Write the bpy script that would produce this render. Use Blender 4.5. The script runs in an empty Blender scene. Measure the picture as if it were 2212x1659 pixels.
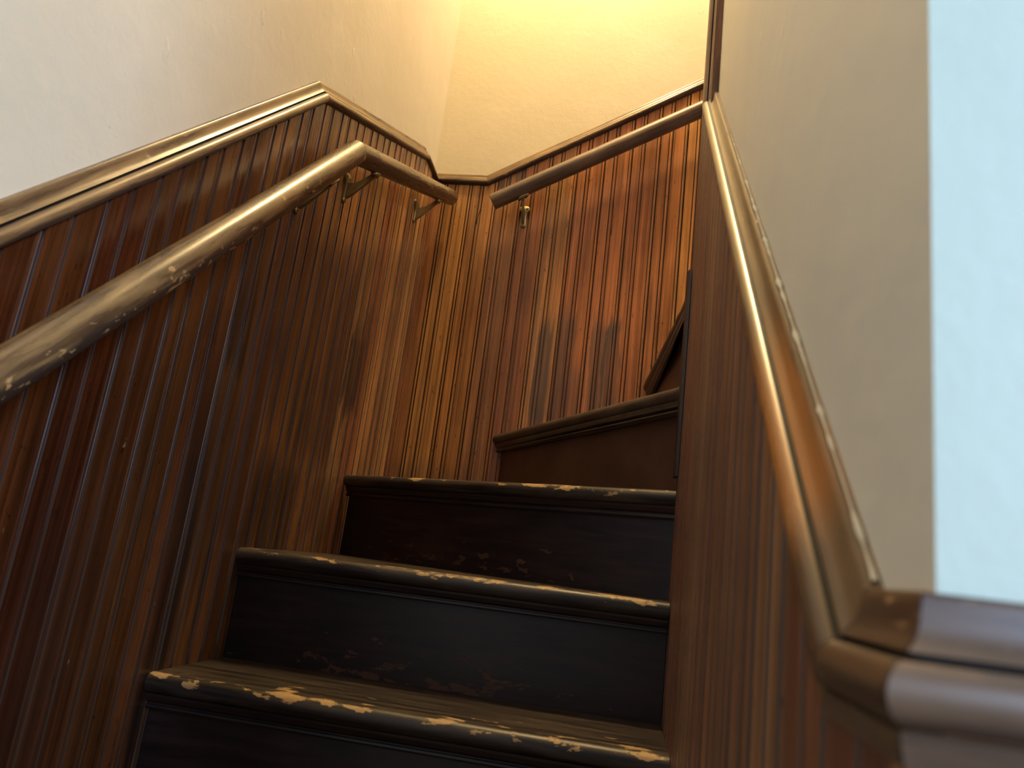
import bpy, bmesh, math, random
from mathutils import Vector, Matrix
random.seed(7)
D = bpy.data
COL = bpy.context.scene.collection
sc = bpy.context.scene

# ------------------------------------------------------------------ camera
cam_d = D.cameras.new('camera'); cam = D.objects.new('camera', cam_d); COL.objects.link(cam)
cam_d.sensor_width = 36.0; cam_d.lens = 1593.15 / 2212 * 36
cam_d.clip_start = 0.01
F = Vector((-0.1628, 0.9589, 0.2325)).normalized()
U = Vector((-0.0837, -0.2482, 0.9651)); U = (U - F * U.dot(F)).normalized()
Rv = F.cross(U)
m = Matrix((Rv, U, -F)).transposed().to_4x4(); m.translation = Vector((-0.0962, -1.1313, 0.4351))
cam.matrix_world = m
cam_d.dof.use_dof = True; cam_d.dof.focus_distance = 1.75; cam_d.dof.aperture_fstop = 6.6
sc.camera = cam

# ------------------------------------------------------------------ world, lights, exposure
w = D.worlds.new('world'); sc.world = w; w.use_nodes = True
bg = w.node_tree.nodes['Background']; bg.inputs[0].default_value = (0.78, 0.86, 1.0, 1); bg.inputs[1].default_value = 0.22
sc.view_settings.view_transform = 'Standard'; sc.view_settings.look = 'None'
sc.view_settings.gamma = 1.0; sc.view_settings.use_curve_mapping = False
sc.view_settings.exposure = 0.0

def light(name, kind, loc, power, color, size=0.1, target=None, sy=None):
    l = D.lights.new(name, kind); l.energy = power; l.color = color
    if kind == 'AREA':
        l.shape = 'RECTANGLE'; l.size = size; l.size_y = sy or size
    else:
        l.shadow_soft_size = size
    o = D.objects.new(name, l); COL.objects.link(o); o.location = loc
    if target:
        o.rotation_euler = (Vector(target) - Vector(loc)).to_track_quat('-Z', 'Y').to_euler()
    return o
# warm bulb high in the stairwell, above the winders
light('stairwell_bulb', 'POINT', (-0.34, 0.58, 3.42), 124, (1.0, 0.775, 0.43), 0.07)
# daylight of the hall window, to the right behind the camera
light('hall_window_daylight', 'AREA', (1.9, -2.6, 1.25), 135, (0.55, 0.71, 1.0), 1.0, (-0.35, -0.75, 0.9), 1.5)
# daylight from the upper landing
light('landing_window_daylight', 'AREA', (2.3, 0.75, 3.0), 16, (0.85, 0.88, 1.0), 0.7, (-0.4, 0.75, 2.2), 0.7)

# ------------------------------------------------------------------ dimensions
W = 0.804            # wainscot face of the left wall is x = -W
Q = 0.016            # wainscot thickness in front of the plaster
YB = 1.0316          # wainscot face of the back wall
XR = -0.004          # wainscot face of the right wall
YN = -0.866          # near wainscot face (hall side) of the right wall
YC = 0.262           # inner corner of the right wall
RISE = 0.2; RUN = 0.2035; SL = RISE / RUN
XL_P = -W - Q; YB_P = YB + Q; XR_P = XR + Q; YN_P = YN + Q; YC_P = YC - Q
ZF = -0.6; ZC = 3.7
def cap_left(y):      # top edge of the cap on the left wall
    if y < 0.167: return 1.2154 + SL * y
    if y < 0.8946: return 1.380 + (y - 0.167) * (1.676 - 1.380) / (0.8946 - 0.167)
    return 1.676 + (y - 0.8946) * (1.668 - 1.676) / (YB_P - 0.8946)
def cap_back(x):
    if x < -0.6365: return 1.667
    return 1.667 + (x + 0.6365) * 0.570
YV = 0.112            # where the right cap turns upright
def cap_right(y):
    return max(0.4422, 1.2276 + SL * y)

# ------------------------------------------------------------------ node helper
class NT:
    def __init__(s, name):
        s.m = D.materials.new(name); s.m.use_nodes = True
        s.t = s.m.node_tree; s.t.nodes.clear()
        s.out = s.n('ShaderNodeOutputMaterial'); s.b = s.n('ShaderNodeBsdfPrincipled')
        s.t.links.new(s.b.outputs[0], s.out.inputs[0])
        s.pos = s.n('ShaderNodeNewGeometry').outputs['Position']
    def n(s, k): return s.t.nodes.new(k)
    def put(s, sock, v):
        if isinstance(v, bpy.types.NodeSocket): s.t.links.new(v, sock)
        elif isinstance(v, tuple) and len(v) == 3 and sock.type == 'RGBA': sock.default_value = (*v, 1)
        else: sock.default_value = v
    def math(s, op, a, b=0.0, c=None, clamp=False):
        k = s.n('ShaderNodeMath'); k.operation = op; k.use_clamp = clamp
        s.put(k.inputs[0], a); s.put(k.inputs[1], b)
        if c is not None: s.put(k.inputs[2], c)
        return k.outputs[0]
    def vmul(s, v, xyz):
        k = s.n('ShaderNodeVectorMath'); k.operation = 'MULTIPLY'; s.put(k.inputs[0], v); k.inputs[1].default_value = xyz
        return k.outputs[0]
    def vadd(s, v, u):
        k = s.n('ShaderNodeVectorMath'); k.operation = 'ADD'; s.put(k.inputs[0], v); s.put(k.inputs[1], u)
        return k.outputs[0]
    def sep(s, v):
        k = s.n('ShaderNodeSeparateXYZ'); s.put(k.inputs[0], v); return k.outputs
    def noise(s, v, scale=1.0, detail=4.0, rough=0.55, dist=0.0):
        k = s.n('ShaderNodeTexNoise'); s.put(k.inputs['Vector'], v); k.inputs['Scale'].default_value = scale
        k.inputs['Detail'].default_value = detail; k.inputs['Roughness'].default_value = rough
        k.inputs['Distortion'].default_value = dist
        return k.outputs[0]
    def step(s, v, a, b, lo=0.0, hi=1.0):
        k = s.n('ShaderNodeMapRange'); k.interpolation_type = 'SMOOTHSTEP'
        s.put(k.inputs[0], v); k.inputs[1].default_value = a; k.inputs[2].default_value = b
        k.inputs[3].default_value = lo; k.inputs[4].default_value = hi
        return k.outputs[0]
    def mix(s, f, a, b):
        k = s.n('ShaderNodeMix'); k.data_type = 'RGBA'; s.put(k.inputs[0], f); s.put(k.inputs[6], a); s.put(k.inputs[7], b)
        return k.outputs[2]
    def scale(s, c, f):
        k = s.n('ShaderNodeVectorMath'); k.operation = 'SCALE'; s.put(k.inputs[0], c); s.put(k.inputs[3], f); return k.outputs[0]
    def bump(s, h, strength=0.2, dist=0.002):
        k = s.n('ShaderNodeBump'); k.inputs['Strength'].default_value = strength; k.inputs['Distance'].default_value = dist
        s.put(k.inputs['Height'], h); s.t.links.new(k.outputs[0], s.b.inputs['Normal'])
    def attr(s, name):
        k = s.n('ShaderNodeAttribute'); k.attribute_name = name; return k.outputs['Fac']
    def done(s, color, rough, metal=0.0, spec=0.5):
        s.put(s.b.inputs['Base Color'], color); s.put(s.b.inputs['Roughness'], rough)
        s.b.inputs['Metallic'].default_value = metal; s.b.inputs['Specular IOR Level'].default_value = spec
        return s.m

def plaster_mat(name, col, blot):
    k = NT(name)
    a = k.noise(k.pos, 3.0, 4, 0.6); b = k.noise(k.pos, 55, 4, 0.6); c = k.noise(k.vadd(k.pos, (3.1, 1.7, 0.4)), 14, 5, 0.65)
    colr = k.mix(k.step(a, 0.4, 0.68), col, blot)
    speck = k.step(k.noise(k.pos, 70, 2, 0.5), 0.755, 0.80)
    colr = k.mix(k.math('MULTIPLY', speck, 0.35), colr, tuple(x * 0.55 for x in col))
    pit = k.step(k.noise(k.vmul(k.pos, (1, 1, 0.6)), 24, 3, 0.5), 0.70, 0.76)
    h = k.math('ADD', k.math('MULTIPLY', b, 0.15), k.math('ADD', k.math('MULTIPLY', c, 0.9), k.math('MULTIPLY', pit, 0.45)))
    k.bump(h, 0.45, 0.004)
    return k.done(colr, 0.62, spec=0.3)
M_plaster = plaster_mat('cream_plaster', (0.66, 0.585, 0.43), (0.70, 0.62, 0.47))
M_plaster_grey = plaster_mat('grey_beige_plaster', (0.64, 0.605, 0.525), (0.60, 0.575, 0.51))
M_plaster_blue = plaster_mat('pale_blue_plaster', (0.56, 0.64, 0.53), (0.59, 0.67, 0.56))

def box_mask(k, u, v, bx):
    u0, u1, v0, v1, su, sv, st = bx
    r = k.math('MULTIPLY', k.step(u, u0 - su, u0 + su), k.step(u, u1 - su, u1 + su, 1, 0))
    r = k.math('MULTIPLY', r, k.math('MULTIPLY', k.step(v, v0 - sv, v0 + sv), k.step(v, v1 - sv, v1 + sv, 1, 0)))
    return k.math('MULTIPLY', r, st)

def board_mat(name, axis, stains, stain_col, mul=1.0, fleck=1.0, dark=0.50, rough0=0.27):
    k = NT(name)
    oi = k.n('ShaderNodeObjectInfo')
    off = k.n('ShaderNodeCombineXYZ'); k.put(off.inputs[2], k.math('MULTIPLY', oi.outputs['Random'], 40.0))
    p = k.vadd(k.pos, off.outputs[0])
    g1 = k.noise(k.vmul(p, (42, 42, 1.6)), 1, 5, 0.6, 0.6)
    g2 = k.noise(k.vmul(p, (330, 330, 5)), 1, 3, 0.6)
    bl = k.noise(k.vmul(p, (9, 9, 3.5)), 1, 4, 0.6)
    f = k.math('ADD', k.math('MULTIPLY', g1, 0.65), k.math('MULTIPLY', g2, 0.35))
    tone = k.step(f, 0.36, 0.64, dark + 0.17, 1.15)
    tone = k.math('MULTIPLY', tone, k.step(bl, 0.3, 0.7, 0.78, 1.12))
    knots = k.step(k.noise(k.vmul(p, (105, 105, 45)), 1, 3, 0.6), 0.66, 0.72, 1, 0.45)
    g3 = k.noise(k.vmul(p, (170, 170, 1.3)), 1, 4, 0.7)
    tone = k.math('MULTIPLY', tone, k.step(g3, 0.36, 0.62, 0.68, 1.14))
    tone = k.math('MULTIPLY', k.math('MULTIPLY', tone, knots), mul)
    col = k.scale(oi.outputs['Color'], tone)
    rough = k.math('ADD', rough0, k.math('MULTIPLY', g1, 0.16))
    if stains:
        xyz = k.sep(k.pos); u = xyz[axis]; v = xyz[2]
        n1 = k.noise(k.vmul(k.pos, (16, 16, 5)), 1, 4, 0.6)
        n2 = k.noise(k.vmul(k.pos, (70, 70, 2.0)), 1, 3, 0.7)
        u2 = k.math('ADD', u, k.math('MULTIPLY', k.math('SUBTRACT', n1, 0.5), 0.045))
        v2 = k.math('ADD', v, k.math('MULTIPLY', k.math('SUBTRACT', n2, 0.5), 0.26))
        v2 = k.math('ADD', v2, k.math('MULTIPLY', k.math('SUBTRACT', n1, 0.5), 0.06))
        tot = None
        for bx in stains:
            mk = box_mask(k, u2, v2, bx)
            tot = mk if tot is None else k.math('MAXIMUM', tot, mk)
        tot = k.math('MULTIPLY', tot, k.step(n2, 0.34, 0.58, 0.38, 1.0))
        sc_ = k.mix(g2, tuple(x * 0.7 for x in stain_col), tuple(x * 1.3 for x in stain_col))
        col = k.mix(tot, col, sc_)
        rough = k.math('ADD', rough, k.math('MULTIPLY', tot, 0.12))
    fl = k.step(k.noise(k.vmul(k.pos, (140, 140, 48)), 1, 2, 0.5), 0.755, 0.785)
    fl = k.math('MULTIPLY', fl, k.step(k.noise(k.pos, 3.5, 2, 0.5), 0.46, 0.60))
    col = k.mix(k.math('MULTIPLY', fl, 0.75 * fleck), col, (0.42, 0.30, 0.19))
    k.bump(k.math('ADD', k.math('MULTIPLY', g2, 0.5), k.math('MULTIPLY', g1, 0.5)), 0.22, 0.0015)
    return k.done(col, rough, spec=0.42)

STAIN = (0.024, 0.013, 0.009)
# (u0, u1, z0, z1, soft u, soft z, strength): old dark brush marks, u is y on the left wall and x on the back wall
left_stains = [(0.02, 0.085, 0.70, 1.00, .004, .03, .92), (0.085, 0.30, 0.66, 1.12, .012, .06, .60), (0.30, 0.56, 0.60, 1.12, .02, .08, .72),
               (0.55, 0.68, 0.76, 0.97, .010, .03, .88), (-0.02, 0.20, 0.28, 0.74, .03, .12, .65), (-0.01, 0.06, 0.00, 0.58, .012, .03, .95),
               (0.20, 0.42, 0.34, 0.60, .03, .06, .78), (-0.30, -0.14, 0.05, 0.42, .05, .10, .5), (0.48, 0.64, 0.42, 0.58, .03, .04, .6)]
back_stains = [(-0.40, -0.35, 0.86, 1.17, .008, .03, .85), (-0.345, -0.285, 0.78, 1.20, .008, .03, .72), (-0.285, -0.24, 0.78, 1.03, .01, .04, .45),
               (-0.238, -0.195, 0.80, 1.18, .006, .03, .70), (-0.195, -0.148, 0.86, 1.20, .005, .02, .95),
               (-0.43, -0.40, 0.90, 1.30, .01, .05, .35), (-0.63, -0.50, 1.63, 1.72, .01, .01, .9), (-0.80, -0.50, 0.55, 0.68, .02, .03, .5)]
M_left = board_mat('varnished_board_left', 1, left_stains, STAIN, rough0=0.19)
M_back = board_mat('varnished_board_back', 0, back_stains, (0.105, 0.070, 0.056))
M_right = board_mat('varnished_board_right', 1, [], STAIN, dark=0.55, fleck=0.6, rough0=0.36)
def groove_mat(nm, r):
    k = NT(nm)
    g = k.noise(k.vmul(k.pos, (60, 60, 4)), 1, 4, 0.6)
    return k.done(k.mix(g, (0.020, 0.010, 0.006), (0.085, 0.040, 0.022)), k.math('ADD', r, k.math('MULTIPLY', g, 0.12)), spec=0.65)
M_groove = groove_mat('dirty_groove', 0.12); M_groove_dull = groove_mat('dull_groove', 0.50)

k_ = NT('dark_gap'); M_gap = k_.done((0.012, 0.008, 0.006), 0.6, spec=0.2)
def paint_mat(name, base, dark, chip, chip_amt, stretch, rough=0.27, use_attr=False, patch=None, under=None, chipf=16):
    """worn brown paint over wood; 'wear' attribute limits the chips where it exists"""
    k = NT(name)
    fa = k.n('ShaderNodeAttribute'); fa.attribute_name = 'flow'; tc = fa.outputs['Vector']
    g = k.noise(k.vmul(tc, stretch), 1, 5, 0.6, 0.4)
    bl = k.noise(tc, 7, 4, 0.6)
    col = k.mix(k.step(g, 0.35, 0.66), dark, base)
    col = k.scale(col, k.step(bl, 0.25, 0.75, 0.75, 1.2))
    if patch:
        pc, lo, hi, s0, s1 = patch
        sx = k.sep(tc)[0]
        where = k.math('MULTIPLY', k.step(sx, s0 - .03, s0 + .03), k.step(sx, s1 - .08, s1 + .08, 1, 0))
        col = k.mix(k.math('MULTIPLY', where, k.step(k.noise(k.vmul(tc, tuple(x * 0.45 for x in stretch)), 1, 3, 0.6), lo, hi)), col, pc)
    if under:
        ax, u0, u1, amp, ucol = under
        h = k.math('ADD', k.sep(tc)[ax], k.math('MULTIPLY', k.math('SUBTRACT', k.noise(k.vmul(tc, (14, 90, 90)), 1, 5, 0.65), 0.5), amp))
        col = k.mix(k.math('MULTIPLY', k.step(h, u0, u1), 0.88), col, ucol)
    c = k.noise(k.vmul(tc, tuple(chipf + x * 0.5 for x in stretch)), 1.0, 6, 0.62)
    c = k.math('ADD', c, k.math('MULTIPLY', k.math('SUBTRACT', k.noise(k.vmul(tc, (7, 3, 3)), 1, 2, 0.5), 0.5), 0.22))
    if use_attr:
        wv = k.attr('wear')
        c = k.math('ADD', c, k.math('MULTIPLY', k.math('SUBTRACT', wv, 1.0), 0.30))
    mask = k.step(c, 0.64 - chip_amt, 0.66 - chip_amt)
    col = k.mix(mask, col, k.mix(g, tuple(x * 0.65 for x in chip), chip))
    r = k.math('ADD', rough, k.math('MULTIPLY', k.math('ADD', g, mask), 0.16))
    k.bump(k.math('SUBTRACT', k.math('MULTIPLY', g, 0.4), k.math('MULTIPLY', mask, 0.8)), 0.35, 0.0012)
    return k.done(col, r)
M_cap = paint_mat('brown_varnished_moulding', (0.27, 0.155, 0.062), (0.085, 0.046, 0.022), (0.34, 0.19, 0.08), -0.03, (5, 70, 70), 0.21, under=(2, .0325, .0365, .016, (0.050, 0.028, 0.018)))
M_cap_r = paint_mat('worn_brown_moulding', (0.19, 0.120, 0.062), (0.10, 0.058, 0.032), (0.42, 0.19, 0.06), 0.0, (5, 60, 60), 0.22, patch=((0.36, 0.150, 0.045), 0.42, 0.54, 24.87, 25.06))
M_cap_up = paint_mat('plain_brown_moulding', (0.38, 0.225, 0.118), (0.22, 0.125, 0.065), (0.34, 0.19, 0.08), -0.05, (5, 60, 60), 0.28)
M_rail = paint_mat('chipped_brown_handrail_paint', (0.205, 0.125, 0.050), (0.075, 0.042, 0.020), (0.50, 0.28, 0.11), 0.05, (7, 80, 80), 0.20, use_attr=True, chipf=38, under=(2, .001, -.006, .030, (0.042, 0.024, 0.017)))
M_rail_b = paint_mat('brown_handrail_paint', (0.20, 0.128, 0.080), (0.10, 0.062, 0.040), (0.45, 0.30, 0.17), -0.05, (5, 60, 60), 0.33)
M_tread = paint_mat('worn_dark_tread_paint', (0.066, 0.047, 0.034), (0.015, 0.010, 0.008), (0.52, 0.33, 0.14), 0.10, (5, 60, 60), 0.32, use_attr=True)
M_tread_w = paint_mat('dark_winder_tread_paint', (0.085, 0.058, 0.040), (0.040, 0.027, 0.020), (0.30, 0.18, 0.09), -0.02, (12, 20, 40), 0.38, use_attr=True)
M_riser = paint_mat('dark_riser_paint', (0.036, 0.018, 0.0155), (0.016, 0.0095, 0.009), (0.130, 0.058, 0.032), 0.11, (7, 60, 60), 0.30, use_attr=True)
M_riser_w = paint_mat('brown_winder_riser_paint', (0.098, 0.046, 0.030), (0.068, 0.032, 0.022), (0.12, 0.06, 0.03), -0.12, (6, 6, 20), 0.40)
def brass():
    k = NT('aged_brass'); g = k.noise(k.pos, 90, 4, 0.6)
    return k.done(k.mix(g, (0.20, 0.145, 0.060), (0.44, 0.34, 0.15)), k.math('ADD', 0.30, k.math('MULTIPLY', g, 0.2)), metal=0.75)
M_brass = brass()
k_ = NT('dark_screw_metal'); M_screw = k_.done((0.05, 0.045, 0.04), 0.3, metal=0.7)
def floor_mat():
    k = NT('brown_floor_boards'); g = k.noise(k.vmul(k.pos, (4, 60, 60)), 1, 5, 0.6)
    return k.done(k.mix(g, (0.10, 0.055, 0.03), (0.20, 0.12, 0.065)), 0.4)
M_floor = floor_mat()
M_cap_lo = paint_mat('worn_dark_moulding', (0.155, 0.092, 0.050), (0.065, 0.038, 0.024), (0.36, 0.20, 0.09), 0.03, (4, 40, 40), 0.30)
k_ = NT('white_filler'); M_caulk = k_.done((0.60, 0.57, 0.48), 0.8, spec=0.2)

# ------------------------------------------------------------------ mesh helpers
def link(name, verts, faces, mats, parent=None, midx=None, smooth=False, bevel=None):
    me = D.meshes.new(name); me.from_pydata([tuple(v) for v in verts], [], faces)
    for mt in (mats if isinstance(mats, (list, tuple)) else [mats]): me.materials.append(mt)
    if midx: me.polygons.foreach_set('material_index', midx)
    bm = bmesh.new(); bm.from_mesh(me); bmesh.ops.recalc_face_normals(bm, faces=bm.faces)
    if smooth:
        for f in bm.faces: f.smooth = True
        for e in bm.edges:
            if len(e.link_faces) == 2 and e.calc_face_angle(0) > math.radians(38): e.smooth = False
    bm.to_mesh(me); bm.free()
    o = D.objects.new(name, me); COL.objects.link(o)
    if parent: o.parent = parent
    return o
def tag(o, label=None, cat=None, group=None, kind=None):
    if label: o['label'] = label
    if cat: o['category'] = cat
    if group: o['group'] = group
    if kind: o['kind'] = kind
    return o
def prism(poly, z0, z1):
    n = len(poly)
    v = [(x, y, z0) for x, y in poly] + [(x, y, z1) for x, y in poly]
    f = [tuple(range(n))[::-1], tuple(range(n, 2 * n))] + [(i, (i + 1) % n, n + (i + 1) % n, n + i) for i in range(n)]
    return v, f
def set_flow(o, vals):
    a = o.data.attributes.new('flow', 'FLOAT_VECTOR', 'POINT'); a.data.foreach_set('vector', [c for q in vals for c in q])
def set_wear(o, vals):
    a = o.data.attributes.new('wear', 'FLOAT', 'POINT'); a.data.foreach_set('value', vals)

# ------------------------------------------------------------------ the room shell
def struct(name, v, f, mt, label, cat='wall'):
    o = link(name, v, f, mt); tag(o, label, cat, kind='structure'); return o
wl = struct('wall_left', *prism([(XL_P, -2.2), (XL_P, YB_P), (XL_P - .1, YB_P + .1), (XL_P - .1, -2.2)], ZF, ZC), M_plaster,
            'long left stairwell wall, cream plaster above dark red-brown beadboard wainscot')
wb = struct('wall_back', *prism([(XL_P, YB_P), (2.4, YB_P), (2.4, YB_P + .1), (XL_P - .1, YB_P + .1)], ZF, ZC), M_plaster,
            'back stairwell wall, yellow-lit cream plaster above orange-brown beadboard wainscot', 'wall')
wr = struct('wall_right', *prism([(XR_P, YN_P), (XR_P + .05, YN_P + .05), (XR_P + .05, YC_P - .05), (2.4, YC_P - .05), (2.4, YC_P), (XR_P, YC_P)], ZF, ZC), M_plaster_grey,
            'near right stair wall, grey-beige plaster above brown beadboard seen edge-on')
wf = struct('wall_front', *prism([(XR_P, YN_P), (2.4, YN_P), (2.4, YN_P + .05), (XR_P + .05, YN_P + .05)], ZF, ZC), M_plaster_blue,
            'pale blue daylit wall past the blurred corner at the far right')
struct('floor', *prism([(XL_P, -3.6), (2.4, -3.6), (2.4, YN_P), (XR_P, YN_P), (XR_P, YN), (XL_P, YN + .3)], ZF - .1, ZF), M_floor,
       'brown boarded hall floor at the foot of the stairs', 'floor')
struct('ceiling', *prism([(XL_P - .1, -0.9), (2.4, -0.9), (2.4, YB_P + .1), (XL_P - .1, YB_P + .1)], ZC, ZC + .1), M_plaster,
       'cream plaster ceiling high over the stairwell', 'ceiling')

# ------------------------------------------------------------------ beadboard, each board a part of its wall
def bead_profile(bw):
    c = bw / 2
    e = [(.0004, -.0155), (.0004, -.0030), (.0016, -.0010), (.0046, -.0001), (.0074, -.0012), (.0086, -.0034), (.0102, -.0034), (.0118, 0),
         (c - .0070, 0), (c - .0056, -.0030), (c - .0042, -.0030), (c - .0032, -.0010), (c, -.0001), (c + .0032, -.0010), (c + .0042, -.0030), (c + .0056, -.0030), (c + .0070, 0),
         (bw - .0012, 0), (bw - .0003, -.0035), (bw - .0003, -.0155)]
    grv = {4, 5, 6, 8, 9, 14, 15, 17}   # strips that lie in a groove
    return e, grv
def board(wall, org, ua, na, u0, bw, top, zb, mt, color, lo=None, hi=None):
    prof, grv = bead_profile(bw)
    pts = [(u0 + u, d) for u, d in prof]
    if lo is not None: pts = [(max(u, lo), d) for u, d in pts]
    if hi is not None: pts = [(min(u, hi), d) for u, d in pts]
    jit = random.uniform(-.0007, .0007)
    v = []; n = len(pts)
    for z in (0, 1):
        for u, d in pts:
            p = Vector(org) + Vector(ua) * u + Vector(na) * (d + (jit if d > -.015 else 0))
            v.append((p.x, p.y, zb if z == 0 else top(u)))
    f = [(i, i + 1, n + i + 1, n + i) for i in range(n - 1)] + [tuple(range(n)), tuple(range(n, 2 * n))]
    mi = [1 if i in grv else 0 for i in range(n - 1)] + [0, 0]
    o = link('board', v, f, [mt, M_groove_dull if mt is M_right else M_groove], wall, mi, smooth=False)
    o.color = (*color, 1)
    return o
TONES = [(0.500, 0.220, 0.066), (0.430, 0.165, 0.052), (0.540, 0.259, 0.082), (0.400, 0.145, 0.050), (0.470, 0.209, 0.070), (0.420, 0.182, 0.068)]
def tone(mulc=(1, 1, 1), jit=.14):
    c = random.choice(TONES); j = random.uniform(1 - jit, 1 + jit)
    return tuple(a * b * j for a, b in zip(c, mulc))
BW = 0.0870
y = -0.157 - BW * 16
while y < YB:
    t = max(0.0, min(1.0, (0.78 - y) / 1.0))        # varnish colour darkened and reddened towards the hall, standing in for dimmer light
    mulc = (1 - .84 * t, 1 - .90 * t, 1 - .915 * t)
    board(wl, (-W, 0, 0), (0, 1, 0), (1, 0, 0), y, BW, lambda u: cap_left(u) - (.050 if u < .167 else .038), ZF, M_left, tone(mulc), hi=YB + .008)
    y += BW
x = -0.344 - BW * .985 * 6
while x < 1.3:
    board(wb, (0, YB, 0), (1, 0, 0), (0, -1, 0), x, BW * .985, lambda u: cap_back(u) - (.036 if u < -.6365 else .042), ZF, M_back, tone((1.14, 1.14, 1.1), .10), lo=-W - .008)
    x += BW * .985
y = YN + .0
while y < YC - .01:
    yy = y
    tp = (lambda u: 3.2) if y > YV + .028 else (lambda u: (cap_right(u) - (.036 if u < -.78 else .052)) if u < YV + .030 else 3.2)
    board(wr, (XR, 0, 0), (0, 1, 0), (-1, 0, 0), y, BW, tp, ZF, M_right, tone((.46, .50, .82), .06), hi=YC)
    y += BW
x = XR
while x < 1.2:
    board(wf, (0, YN, 0), (1, 0, 0), (0, -1, 0), x, BW, lambda u: 0.406, ZF, M_right, tone((.8, .8, .95), .08), lo=XR)
    x += BW
# inner return of the right wall, round the corner of the winders
x = XR
while x < 0.6:
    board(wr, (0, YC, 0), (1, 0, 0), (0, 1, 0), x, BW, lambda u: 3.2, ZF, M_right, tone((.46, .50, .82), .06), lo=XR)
    x += BW
# narrow dark corner bead at the inner end of the treads
o = link('corner_bead', *prism([(XR - .0005, YC - .035), (XR - .006, YC - .032), (XR - .008, YC - .016), (XR - .007, YC), (XR - .0005, YC + .004)], .62, 1.022), M_riser, wr)
o['label'] = 'dark narrow corner bead beside the winder ends'

# ------------------------------------------------------------------ cap moulding, mitred lengths
def cap_profile(cove, ns):
    p = [(0, 0), (.0070, 0), (.0086, .0014), (.0094, .005), (.0100, .009), (.0112, .0130), (.0136, .0168), (.0160, .0186), (.0168, .0197), (.0128, .0202), (.0128, .0219)]
    cx, cs, r = .0178, .0325, .0102
    for i in range(11):
        a = math.radians(-80 + i * (170 / 10)); p.append((cx + r * math.cos(a), cs + r * math.sin(a)))
    p = [(n * ns, d) for n, d in p]
    p += ([(.0186, .0440), (.0180, .0475), (.0172, .0510), (.0168, .0540), (.0, .0540)] if cove else [(.0168, .0432), (.0164, .0440), (.0, .0440)])
    return p
def sweep_caps(points, normals, start, names, mts, labels, CP):
    """points: polyline in the plaster planes; normals: one wall normal per segment; S = N x T points to the wood"""
    import numpy as np
    P = [Vector(p) for p in points]; segs = []
    for i in range(len(P) - 1):
        T = (P[i + 1] - P[i]).normalized(); N = Vector(normals[i]); segs.append((T, N, N.cross(T)))
    def ring(i):
        s = segs[max(0, i - 1)]; e = segs[min(len(segs) - 1, i)]
        out = []
        for n, d in CP:
            if i == 0 or i == len(P) - 1:
                q = e if i == 0 else s
                out.append(P[i] + q[1] * n + q[2] * d)
            else:
                A = np.array([s[1], e[1], s[2], e[2]]); b = np.array([n, n, d, d])
                out.append(P[i] + Vector(np.linalg.lstsq(A, b, rcond=None)[0]))
        return out
    rings = [ring(i) for i in range(len(P))]
    n = len(CP)
    for i in range(len(P) - 1):
        L = (P[i + 1] - P[i]).length; k = max(1, int(L / .12)); gap = .0004
        v = []; fl = []
        for j in range(k + 1):
            t = j / k
            for ci, (a, b) in enumerate(zip(rings[i], rings[i + 1])):
                fl.append((t * L + 3.1 * (i + start), CP[ci][0], CP[ci][1]))
                q = a.lerp(b, t)
                q += segs[i][0] * (gap if j == 0 else -gap if j == k else 0)
                v.append(q)
        f = [(j * n + c, j * n + (c + 1) % n, (j + 1) * n + (c + 1) % n, (j + 1) * n + c) for j in range(k) for c in range(n)]
        mi = [1 if c in (8, 9, 10) else 0 for j in range(k) for c in range(n)] + [0, 0]
        f += [tuple(range(n)), tuple(range(k * n, k * n + n))]
        o = link(names[i], v, f, [mts[i], M_gap], None, mi, smooth=True); set_flow(o, fl)
        tag(o, labels[i], 'moulding', kind='structure')
sweep_caps([(1.3, YB_P, cap_back(1.3)), (-.6365, YB_P, 1.667), (XL_P, YB_P, 1.668), (XL_P, .8946, 1.676), (XL_P, .167, 1.380), (XL_P, -1.3, cap_left(-1.3))],
           [(0, -1, 0), (0, -1, 0), (1, 0, 0), (1, 0, 0), (1, 0, 0)], 1,
           ['trim_1', 'trim_2', 'trim_3', 'trim_4', 'trim_5'], [M_cap] * 5,
           ['brown cap moulding climbing to the right along the back wall', 'short level brown cap moulding in the back wall corner',
            'short cap moulding meeting the corner at the end of the left wall', 'gently sloping brown cap moulding above the bend in the left handrail',
            'long glossy brown cap moulding climbing the left wall from the frame edge'], cap_profile(False, 1.0))
sweep_caps([(1.3, YN_P, .4422), (XR_P, YN_P, .4422), (XR_P, (.4422 - 1.2276) / SL, .4422), (XR_P, YV, cap_right(YV)), (XR_P, YV, 3.3)],
           [(0, -1, 0), (-1, 0, 0), (-1, 0, 0), (-1, 0, 0)], 6,
           ['trim_6', 'trim_7', 'trim_8', 'trim_9'], [M_cap_lo, M_cap_lo, M_cap_r, M_cap_up],
           ['level blurred cap moulding under the pale blue wall', 'short blurred level cap moulding turning the near right corner',
            'steep worn cap moulding climbing the right wall with orange bare patches', 'upright brown cap moulding at the top of the right wall'], cap_profile(True, .87))
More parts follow.
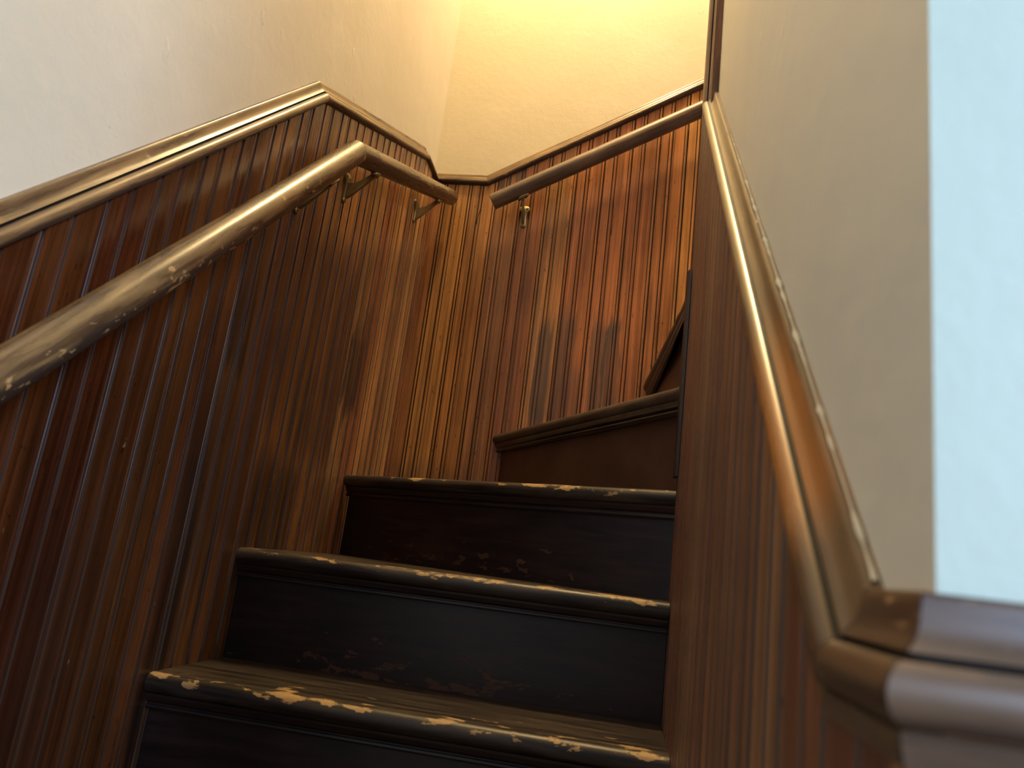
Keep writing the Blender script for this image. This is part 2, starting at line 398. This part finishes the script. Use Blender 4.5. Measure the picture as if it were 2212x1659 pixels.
# ragged white filler where the right-hand cap meets the plaster
v = []; f = []; nr = 6; ks = 150
for i in range(ks + 1):
    yy = -.797 + .62 * i / ks
    th = (.0004 + .0010 * max(0, math.sin(i * .37) * .5 + math.sin(i * 1.13 + 1) * .4 + random.uniform(-.3, .5))) * (1.0 if yy < -.35 else .6)
    c = Vector((XR_P - .0030, yy, cap_right(yy) + .0012))
    for j in range(nr):
        a = 2 * math.pi * j / nr
        v.append(c + Vector((-math.cos(a) * th * 1.4, -math.sin(a) * .7 * th, math.sin(a) * .7 * th)))
for i in range(ks):
    for j in range(nr): f.append((i * nr + j, i * nr + (j + 1) % nr, (i + 1) * nr + (j + 1) % nr, (i + 1) * nr + j))
o = link('filler_line', v, f, M_caulk, wr, smooth=True); o['label'] = 'ragged white filler line above the cap'

# two dried drips of dark varnish on the back wainscot
def drip(pts):
    v = []; n = len(pts)
    for i, (px, pz) in enumerate(pts):
        wd = .0011 if i else .0007
        if i == n - 1: wd = .0016
        v += [(px - wd, YB + .0002, pz), (px, YB - .0010, pz), (px + wd, YB + .0002, pz)]
    f = [(3 * i + j, 3 * i + j + 1, 3 * i + j + 4, 3 * i + j + 3) for i in range(n - 1) for j in (0, 1)]
    link('varnish_drip', v, f, M_gap, wb)
drip([(-.6405, 1.625), (-.6384, 1.5416), (-.6443, 1.5163), (-.6461, 1.4831)])
drip([(-.2085, 1.5824), (-.2062, 1.5225), (-.2073, 1.4696)])

# ------------------------------------------------------------------ staircase
st = D.objects.new('staircase', None); COL.objects.link(st); st.location = (-W / 2, YN + .24, ZF)
tag(st, 'dark worn wooden staircase with winder treads turning right', 'staircase')
SO = Vector(st.location)
NOSE = [(-.030, -1.0, 0.0), (-.030, -.60, .1), (-.026, -.22, .55), (-.014, 0.0, .95)]
TH = .030
def nose_profile():
    # (offset behind the nose front, z below the top, wear)
    p = [(.034, -TH, 0.0), (.012, -TH, 0.05)]
    r = TH / 2
    for i in range(9):
        a = math.radians(-90 + 22.5 * i)
        wv = [.1, .2, .35, .5, .62, .82, 1.0, 1.05, 1.0][i]
        p.append((r - r * math.cos(a) * .92, -r + r * math.sin(a), wv))
    p += [(.034, 0, .88), (.060, 0, .70), (.095, 0, .62)]
    return p
def tread(k, L, Rt, backpoly, mt, wmul=1.0):
    """L, Rt: nosing front ends (x, y); backpoly: plan points from right to left closing the tread behind the nosing"""
    z = RISE * k
    L = Vector((*L, 0)); Rt = Vector((*Rt, 0)); T = (Rt - L).normalized(); B = Vector((-T.y, T.x, 0))   # B points behind the nose
    prof = [p for p in nose_profile()]
    seg = 28; v = []; wv = []; fl = []; LL = (Rt - L).length
    n = len(prof)
    cl = lambda p: Vector((min(max(p.x, -W + .0005), XR - .0005 if p.y < YC else 9), min(p.y, YB - .0005), p.z))
    depth = .03
    for i in range(seg + 1):
        t = i / seg; j = random.uniform(-.0009, .0009)
        for b, dz, we in prof:
            if mt is not M_tread and b > .034: b = .034 + (b - .034) * .04
            p = L.lerp(Rt, t) + B * (b + (j if b < .03 else 0)); p.z = z + dz
            v.append(cl(p)); wv.append(we * wmul + random.uniform(-.06, .06)); fl.append((t * LL + k * 1.7, b, dz))
    f = [(i * n + c, i * n + c + 1, (i + 1) * n + c + 1, (i + 1) * n + c) for i in range(seg) for c in range(n - 1)]
    base = len(v)
    # body of the tread behind the nosing
    bb = prof[-1][0] if mt is M_tread else .034 + (prof[-1][0] - .034) * .04
    a0 = L + B * bb; a1 = Rt + B * bb
    top = [(a1.x, a1.y)] + list(backpoly) + [(a0.x, a0.y)]
    for zz in (0, -TH):
        for px, py in top:
            q = cl(Vector((px, py, z + zz))); v.append(q); wv.append(.55 * wmul); fl.append(((q - L).dot(T) + k * 1.7, (q - L).dot(B), zz))
    mnum = len(top)
    f.append(tuple(range(base, base + mnum))); f.append(tuple(range(base + mnum, base + 2 * mnum))[::-1])
    for i in range(mnum - 1): f.append((base + i, base + mnum + i, base + mnum + i + 1, base + i + 1))
    # end caps of the nosing
    f.append(tuple(range(n))); f.append(tuple(range(seg * n, seg * n + n)))
    o = link('tread', [Vector(q) - SO for q in v], f, mt, st, smooth=True); set_wear(o, wv); set_flow(o, fl)
    # cove moulding under the nosing
    cp = [(.0300, -TH), (.0105, -TH), (.0112, -TH - .004), (.0150, -TH - .011), (.0195, -TH - .0145), (.0195, -TH - .0165), (.0165, -TH - .0175), (.0158, -TH - .0205), (.0175, -TH - .0235), (.0300, -TH - .0235)]
    v = []
    for P in (L, Rt):
        for b, dz in cp:
            q = P + B * b; q.z = z + dz; v.append(cl(q) - SO)
    n = len(cp)
    f = [(c, (c + 1) % n, n + (c + 1) % n, n + c) for c in range(n)] + [tuple(range(n)), tuple(range(n, 2 * n))]
    c = link('cove_moulding', v, f, M_tread_w if mt is not M_tread else M_riser, o, smooth=False); set_flow(c, [(j * LL, cp[i][0], cp[i][1]) for j in (0, 1) for i in range(len(cp))])
    return o
def riser(k, L, Rt, mt):
    z1 = RISE * k - TH - .0006; z0 = RISE * (k - 1) + .0004
    L = Vector((*L, 0)); Rt = Vector((*Rt, 0)); T = (Rt - L).normalized(); B = Vector((-T.y, T.x, 0))
    nx, nz = 26, 8; v = []; wv = []; fl = []; LL = (Rt - L).length
    def back(d):
        p = L + B * d
        if p.y > YB - .0005: p += T * ((YB - .0005 - p.y) / T.y)
        return p
    a = back(.028); b = Rt + B * .028
    for i in range(nx + 1):
        for jz in range(nz + 1):
            p = a.lerp(b, i / nx); p.z = z0 + (z1 - z0) * jz / nz; v.append(p - SO)
            tx = i / nx; tz = jz / nz; fl.append((tx * LL + k * 2.3, p.z, 0))
            wv.append(max(0, 1 - 1.3 * tz) * (.55 + .45 * math.sin(math.pi * min(1, tx * 1.15)) ) + .12)
    m = nz + 1
    f = [(i * m + j, (i + 1) * m + j, (i + 1) * m + j + 1, i * m + j + 1) for i in range(nx) for j in range(nz)]
    base = len(v)
    for P in (back(.044), b + B * .016):
        for zz in (z0, z1):
            q = P.copy(); q.z = zz; v.append(q - SO); wv.append(0); fl.append((0, zz, .1))
    f += [(base, base + 1, base + 3, base + 2)]
    for (i, j) in ((0, 0), (nx, 2)):
        f.append(tuple(i * m + q for q in range(m)) + (base + j + 1, base + j))
    f.append(tuple(i * m + nz for i in range(nx + 1)) + (base + 3, base + 1))
    f.append(tuple(i * m for i in range(nx + 1)) + (base + 2, base))
    o = link('riser', v, f, mt, st); set_wear(o, wv); set_flow(o, fl)
    return o
e = .0005
XLs, XRs = -W + e, XR - e
nl = {k: ((XLs, RUN * (k - 1)), (XRs, RUN * (k - 1))) for k in (-2, -1, 0, 1)}
nl[2] = ((XLs, .2035), (XRs, .205)); nl[3] = ((XLs, .6722), (XRs, .2608))
nl[4] = ((-.5018, YB - e), (XRs, .2531)); nl[5] = ((-.0706, YB - e), (XRs, .2399))
for k in (-2, -1, 0, 1):
    Ln, Rn = nl[k + 1]
    tread(k, *nl[k], [(Rn[0], Rn[1] + .03), (Ln[0], Ln[1] + .03)], M_tread, 1.0)
    riser(k, *nl[k], M_riser)
tread(2, *nl[2], [(XRs, .285), (XLs, .70)], M_tread, 1.0); riser(2, *nl[2], M_riser)
tread(3, *nl[3], [(XRs + .03, .29), (-.48, YB - e), (XLs, YB - e)], M_tread, .96); riser(3, *nl[3], M_riser)
tread(4, *nl[4], [(.03, .29), (-.04, YB - e)], M_tread_w, .85); riser(4, *nl[4], M_riser_w)
tread(5, *nl[5], [(.20, YC + .006), (.20, YB - e)], M_tread_w, .7)
riser(5, (-.0706, YB - e), (-.0094, .31), M_riser_w)

# ------------------------------------------------------------------ handrails with brackets
RR = .0255
def rail_piece(name, A, B, cutA, cutB, mt, parent, org, round_end=False, wear=1.0):
    A = Vector(A); B = Vector(B); T = (B - A).normalized()
    S = T.cross(Vector((0, 0, 1))).normalized(); Up = S.cross(T)
    n = 22; k = max(6, int((B - A).length / .03)); v = []; wv = []; fl = []
    stations = [(j / k, 1.0) for j in range(k + 1)]
    if round_end: stations = stations[:-1] + [(1 - .010 / (B - A).length, 1.0), (1 - .003 / (B - A).length, .95), (1.0, .80)]
    ns = len(stations)
    for j, (t, sc_) in enumerate(stations):
        c = A.lerp(B, t)
        for i in range(n):
            a = 2 * math.pi * i / n
            p = c + (S * math.cos(a) + Up * math.sin(a)) * RR * sc_
            for cut, end in ((cutA, j == 0), (cutB, j == ns - 1)):
                if end and cut is not None:
                    nn, q0 = Vector(cut), (A if j == 0 else B)
                    p = p + T * ((q0 - p).dot(nn) / T.dot(nn))
            v.append(p - org); fl.append(((B - A).length * t + A.y * 3, RR * math.cos(a), RR * math.sin(a)))
            # paint is chipped mostly on the flank facing the stairs
            wv.append(wear * (.45 + .55 * max(0.0, math.cos(a - parent['_chip']))))
    f = [(j * n + i, j * n + (i + 1) % n, (j + 1) * n + (i + 1) % n, (j + 1) * n + i) for j in range(ns - 1) for i in range(n)]
    f += [tuple(range(n)), tuple(range((ns - 1) * n, ns * n))]
    o = link(name, v, f, mt, parent, smooth=True); set_wear(o, wv); set_flow(o, fl)
    return o
def bracket(parent, org, foot, out, along, off, bottom, slope):
    """foot: point on the wall (plate centre); out: wall normal; along: horizontal axis of the wall"""
    foot = Vector(foot); O = Vector(out); A = Vector(along); Zv = Vector((0, 0, 1))
    def P(n, a, z): return foot + O * n + A * a + Zv * z - org
    # wall plate: wide ear at the top, narrow tail, rounded
    half = [(-.0385, .0000), (-.0380, .0035), (-.0360, .0062), (-.0325, .0072), (-.0290, .0066), (-.010, .0058), (.008, .0062), (.0150, .0085), (.0200, .0135), (.0245, .0150), (.0295, .0142), (.0335, .0105), (.0355, .005), (.0360, 0)]
    outl = [(z, a) for z, a in half] + [(z, -a) for z, a in half[-2:0:-1]]
    n = len(outl)
    v = [P(0, a * 1.15, z) for z, a in outl] + [P(.0048, a * 1.15, z) for z, a in outl] + [P(.0066, a * .85, z * .95) for z, a in outl]
    f = [tuple(range(n)), tuple(range(2 * n, 3 * n))] + [(r * n + i, r * n + (i + 1) % n, (r + 1) * n + (i + 1) % n, (r + 1) * n + i) for r in (0, 1) for i in range(n)]
    plate = link('bracket', v, f, M_brass, parent, smooth=True); plate['label'] = 'brass handrail bracket'
    # three screws
    for a, z in ((-.0085, .0255), (.0085, .0255), (0, -.0320)):
        v = [P(.0062, a + .0026 * math.cos(t * math.pi / 5), z + .0026 * math.sin(t * math.pi / 5)) for t in range(10)]
        v += [P(.0076, a + .0016 * math.cos(t * math.pi / 5), z + .0016 * math.sin(t * math.pi / 5)) for t in range(10)]
        f = [tuple(range(10)), tuple(range(10, 20))] + [(i, (i + 1) % 10, 10 + (i + 1) % 10, 10 + i) for i in range(10)]
        link('screw', v, f, M_screw, plate)
    # curved web arm
    h = bottom
    up = [(.003, .0130), (.010, .0105), (.022, .0110), (.036, .0180), (off - .012, h - .006), (off - .004, h - .001)]
    lo = [(off + .006, h - .004), (off - .004, h - .014), (.040, .0005), (.024, -.0155), (.012, -.0250), (.003, -.0275)]
    pl = up + lo; n = len(pl)
    v = [P(a, s * (.0042 - .0010 * (a > .03)), z) for s in (-1, 1) for a, z in pl]
    f = [tuple(range(n)), tuple(range(n, 2 * n))] + [(i, (i + 1) % n, n + (i + 1) % n, n + i) for i in range(n)]
    link('arm', v, f, M_brass, plate)
    # rounded saddle clip pressed under the rail, following its slope, with a domed screw at each end
    ca = 1 / math.sqrt(1 + slope * slope)
    def blob(nm, ctr, ra, rn, rz_, mt, seg=12):
        bm = bmesh.new(); bmesh.ops.create_uvsphere(bm, u_segments=seg, v_segments=8, radius=1.0)
        v = []
        for q in bm.verts:
            x_, y_, z_ = q.co; z_ = math.copysign(abs(z_) ** .7, z_)      # boxier ends
            a_ = z_ * ra
            v.append(P(ctr[0] + x_ * rn, ctr[1] + a_ * ca, ctr[2] + a_ * ca * slope + y_ * rz_))
        f = [tuple(q.index for q in fc.verts) for fc in bm.faces]; bm.free()
        return link(nm, v, f, mt, plate, smooth=True)
    blob('saddle', (off, 0, h - .0015), .0200, .0095, .0085, M_brass)
    for sg in (-1, 1):
        blob('saddle_screw', (off, sg * .0115 * ca, h - .0075 + sg * .0115 * ca * slope), .0042, .0042, .0036, M_screw, 8)
    return plate

OFF = .070
hr = D.objects.new('handrail', None); COL.objects.link(hr); hr.location = (-W, .2, 1.1); org = Vector(hr.location)
hr['_chip'] = math.radians(-25)
tag(hr, 'long chipped brown round handrail along the left wall, bent at its top', 'handrail')
xr = -W + OFF
Bd = Vector((xr, .2350, 1.2530)); A0 = Vector((xr, -1.05, 1.2530 - .971 * 1.285)); E0 = Vector((xr, .997, 1.5575))
t1 = (Bd - A0).normalized(); t2 = (E0 - Bd).normalized(); bis = (t1 + t2).normalized()
rail_piece('rail', A0, Bd, None, bis, M_rail, hr, org)
rail_piece('rail', Bd, E0, bis, None, M_rail, hr, org, round_end=True, wear=.8)
s2 = (E0.z - Bd.z) / (E0.y - Bd.y)
def rz(y_): return Bd.z + (y_ - Bd.y) * (s2 if y_ > Bd.y else .971)
for yb in (-.62, .1585, .3636, .869):
    s = s2 if yb > Bd.y else .971
    bot = RR * math.sqrt(1 + s * s)
    bracket(hr, org, (-W, yb, rz(yb) - bot - .040), (1, 0, 0), (0, 1, 0), OFF, .040, s)
del hr['_chip']
hb = D.objects.new('handrail', None); COL.objects.link(hb); hb.location = (0, YB, 1.7); org = Vector(hb.location)
hb['_chip'] = math.radians(40)
tag(hb, 'shorter brown round handrail climbing the back wall beyond the winders', 'handrail')
yo = YB - .060; sb = .560
A1 = Vector((-.590, yo, 1.534)); B1 = Vector((1.0, yo, 1.534 + sb * 1.59))
rail_piece('rail', A1, B1, None, None, M_rail_b, hb, org, wear=.5)
for xb in (-.492, .62):
    bot = RR * math.sqrt(1 + sb * sb); z = A1.z + (xb - A1.x) * sb - bot
    bracket(hb, org, (xb, YB, z - .042), (0, -1, 0), (1, 0, 0), .060, .042, sb)
del hb['_chip']
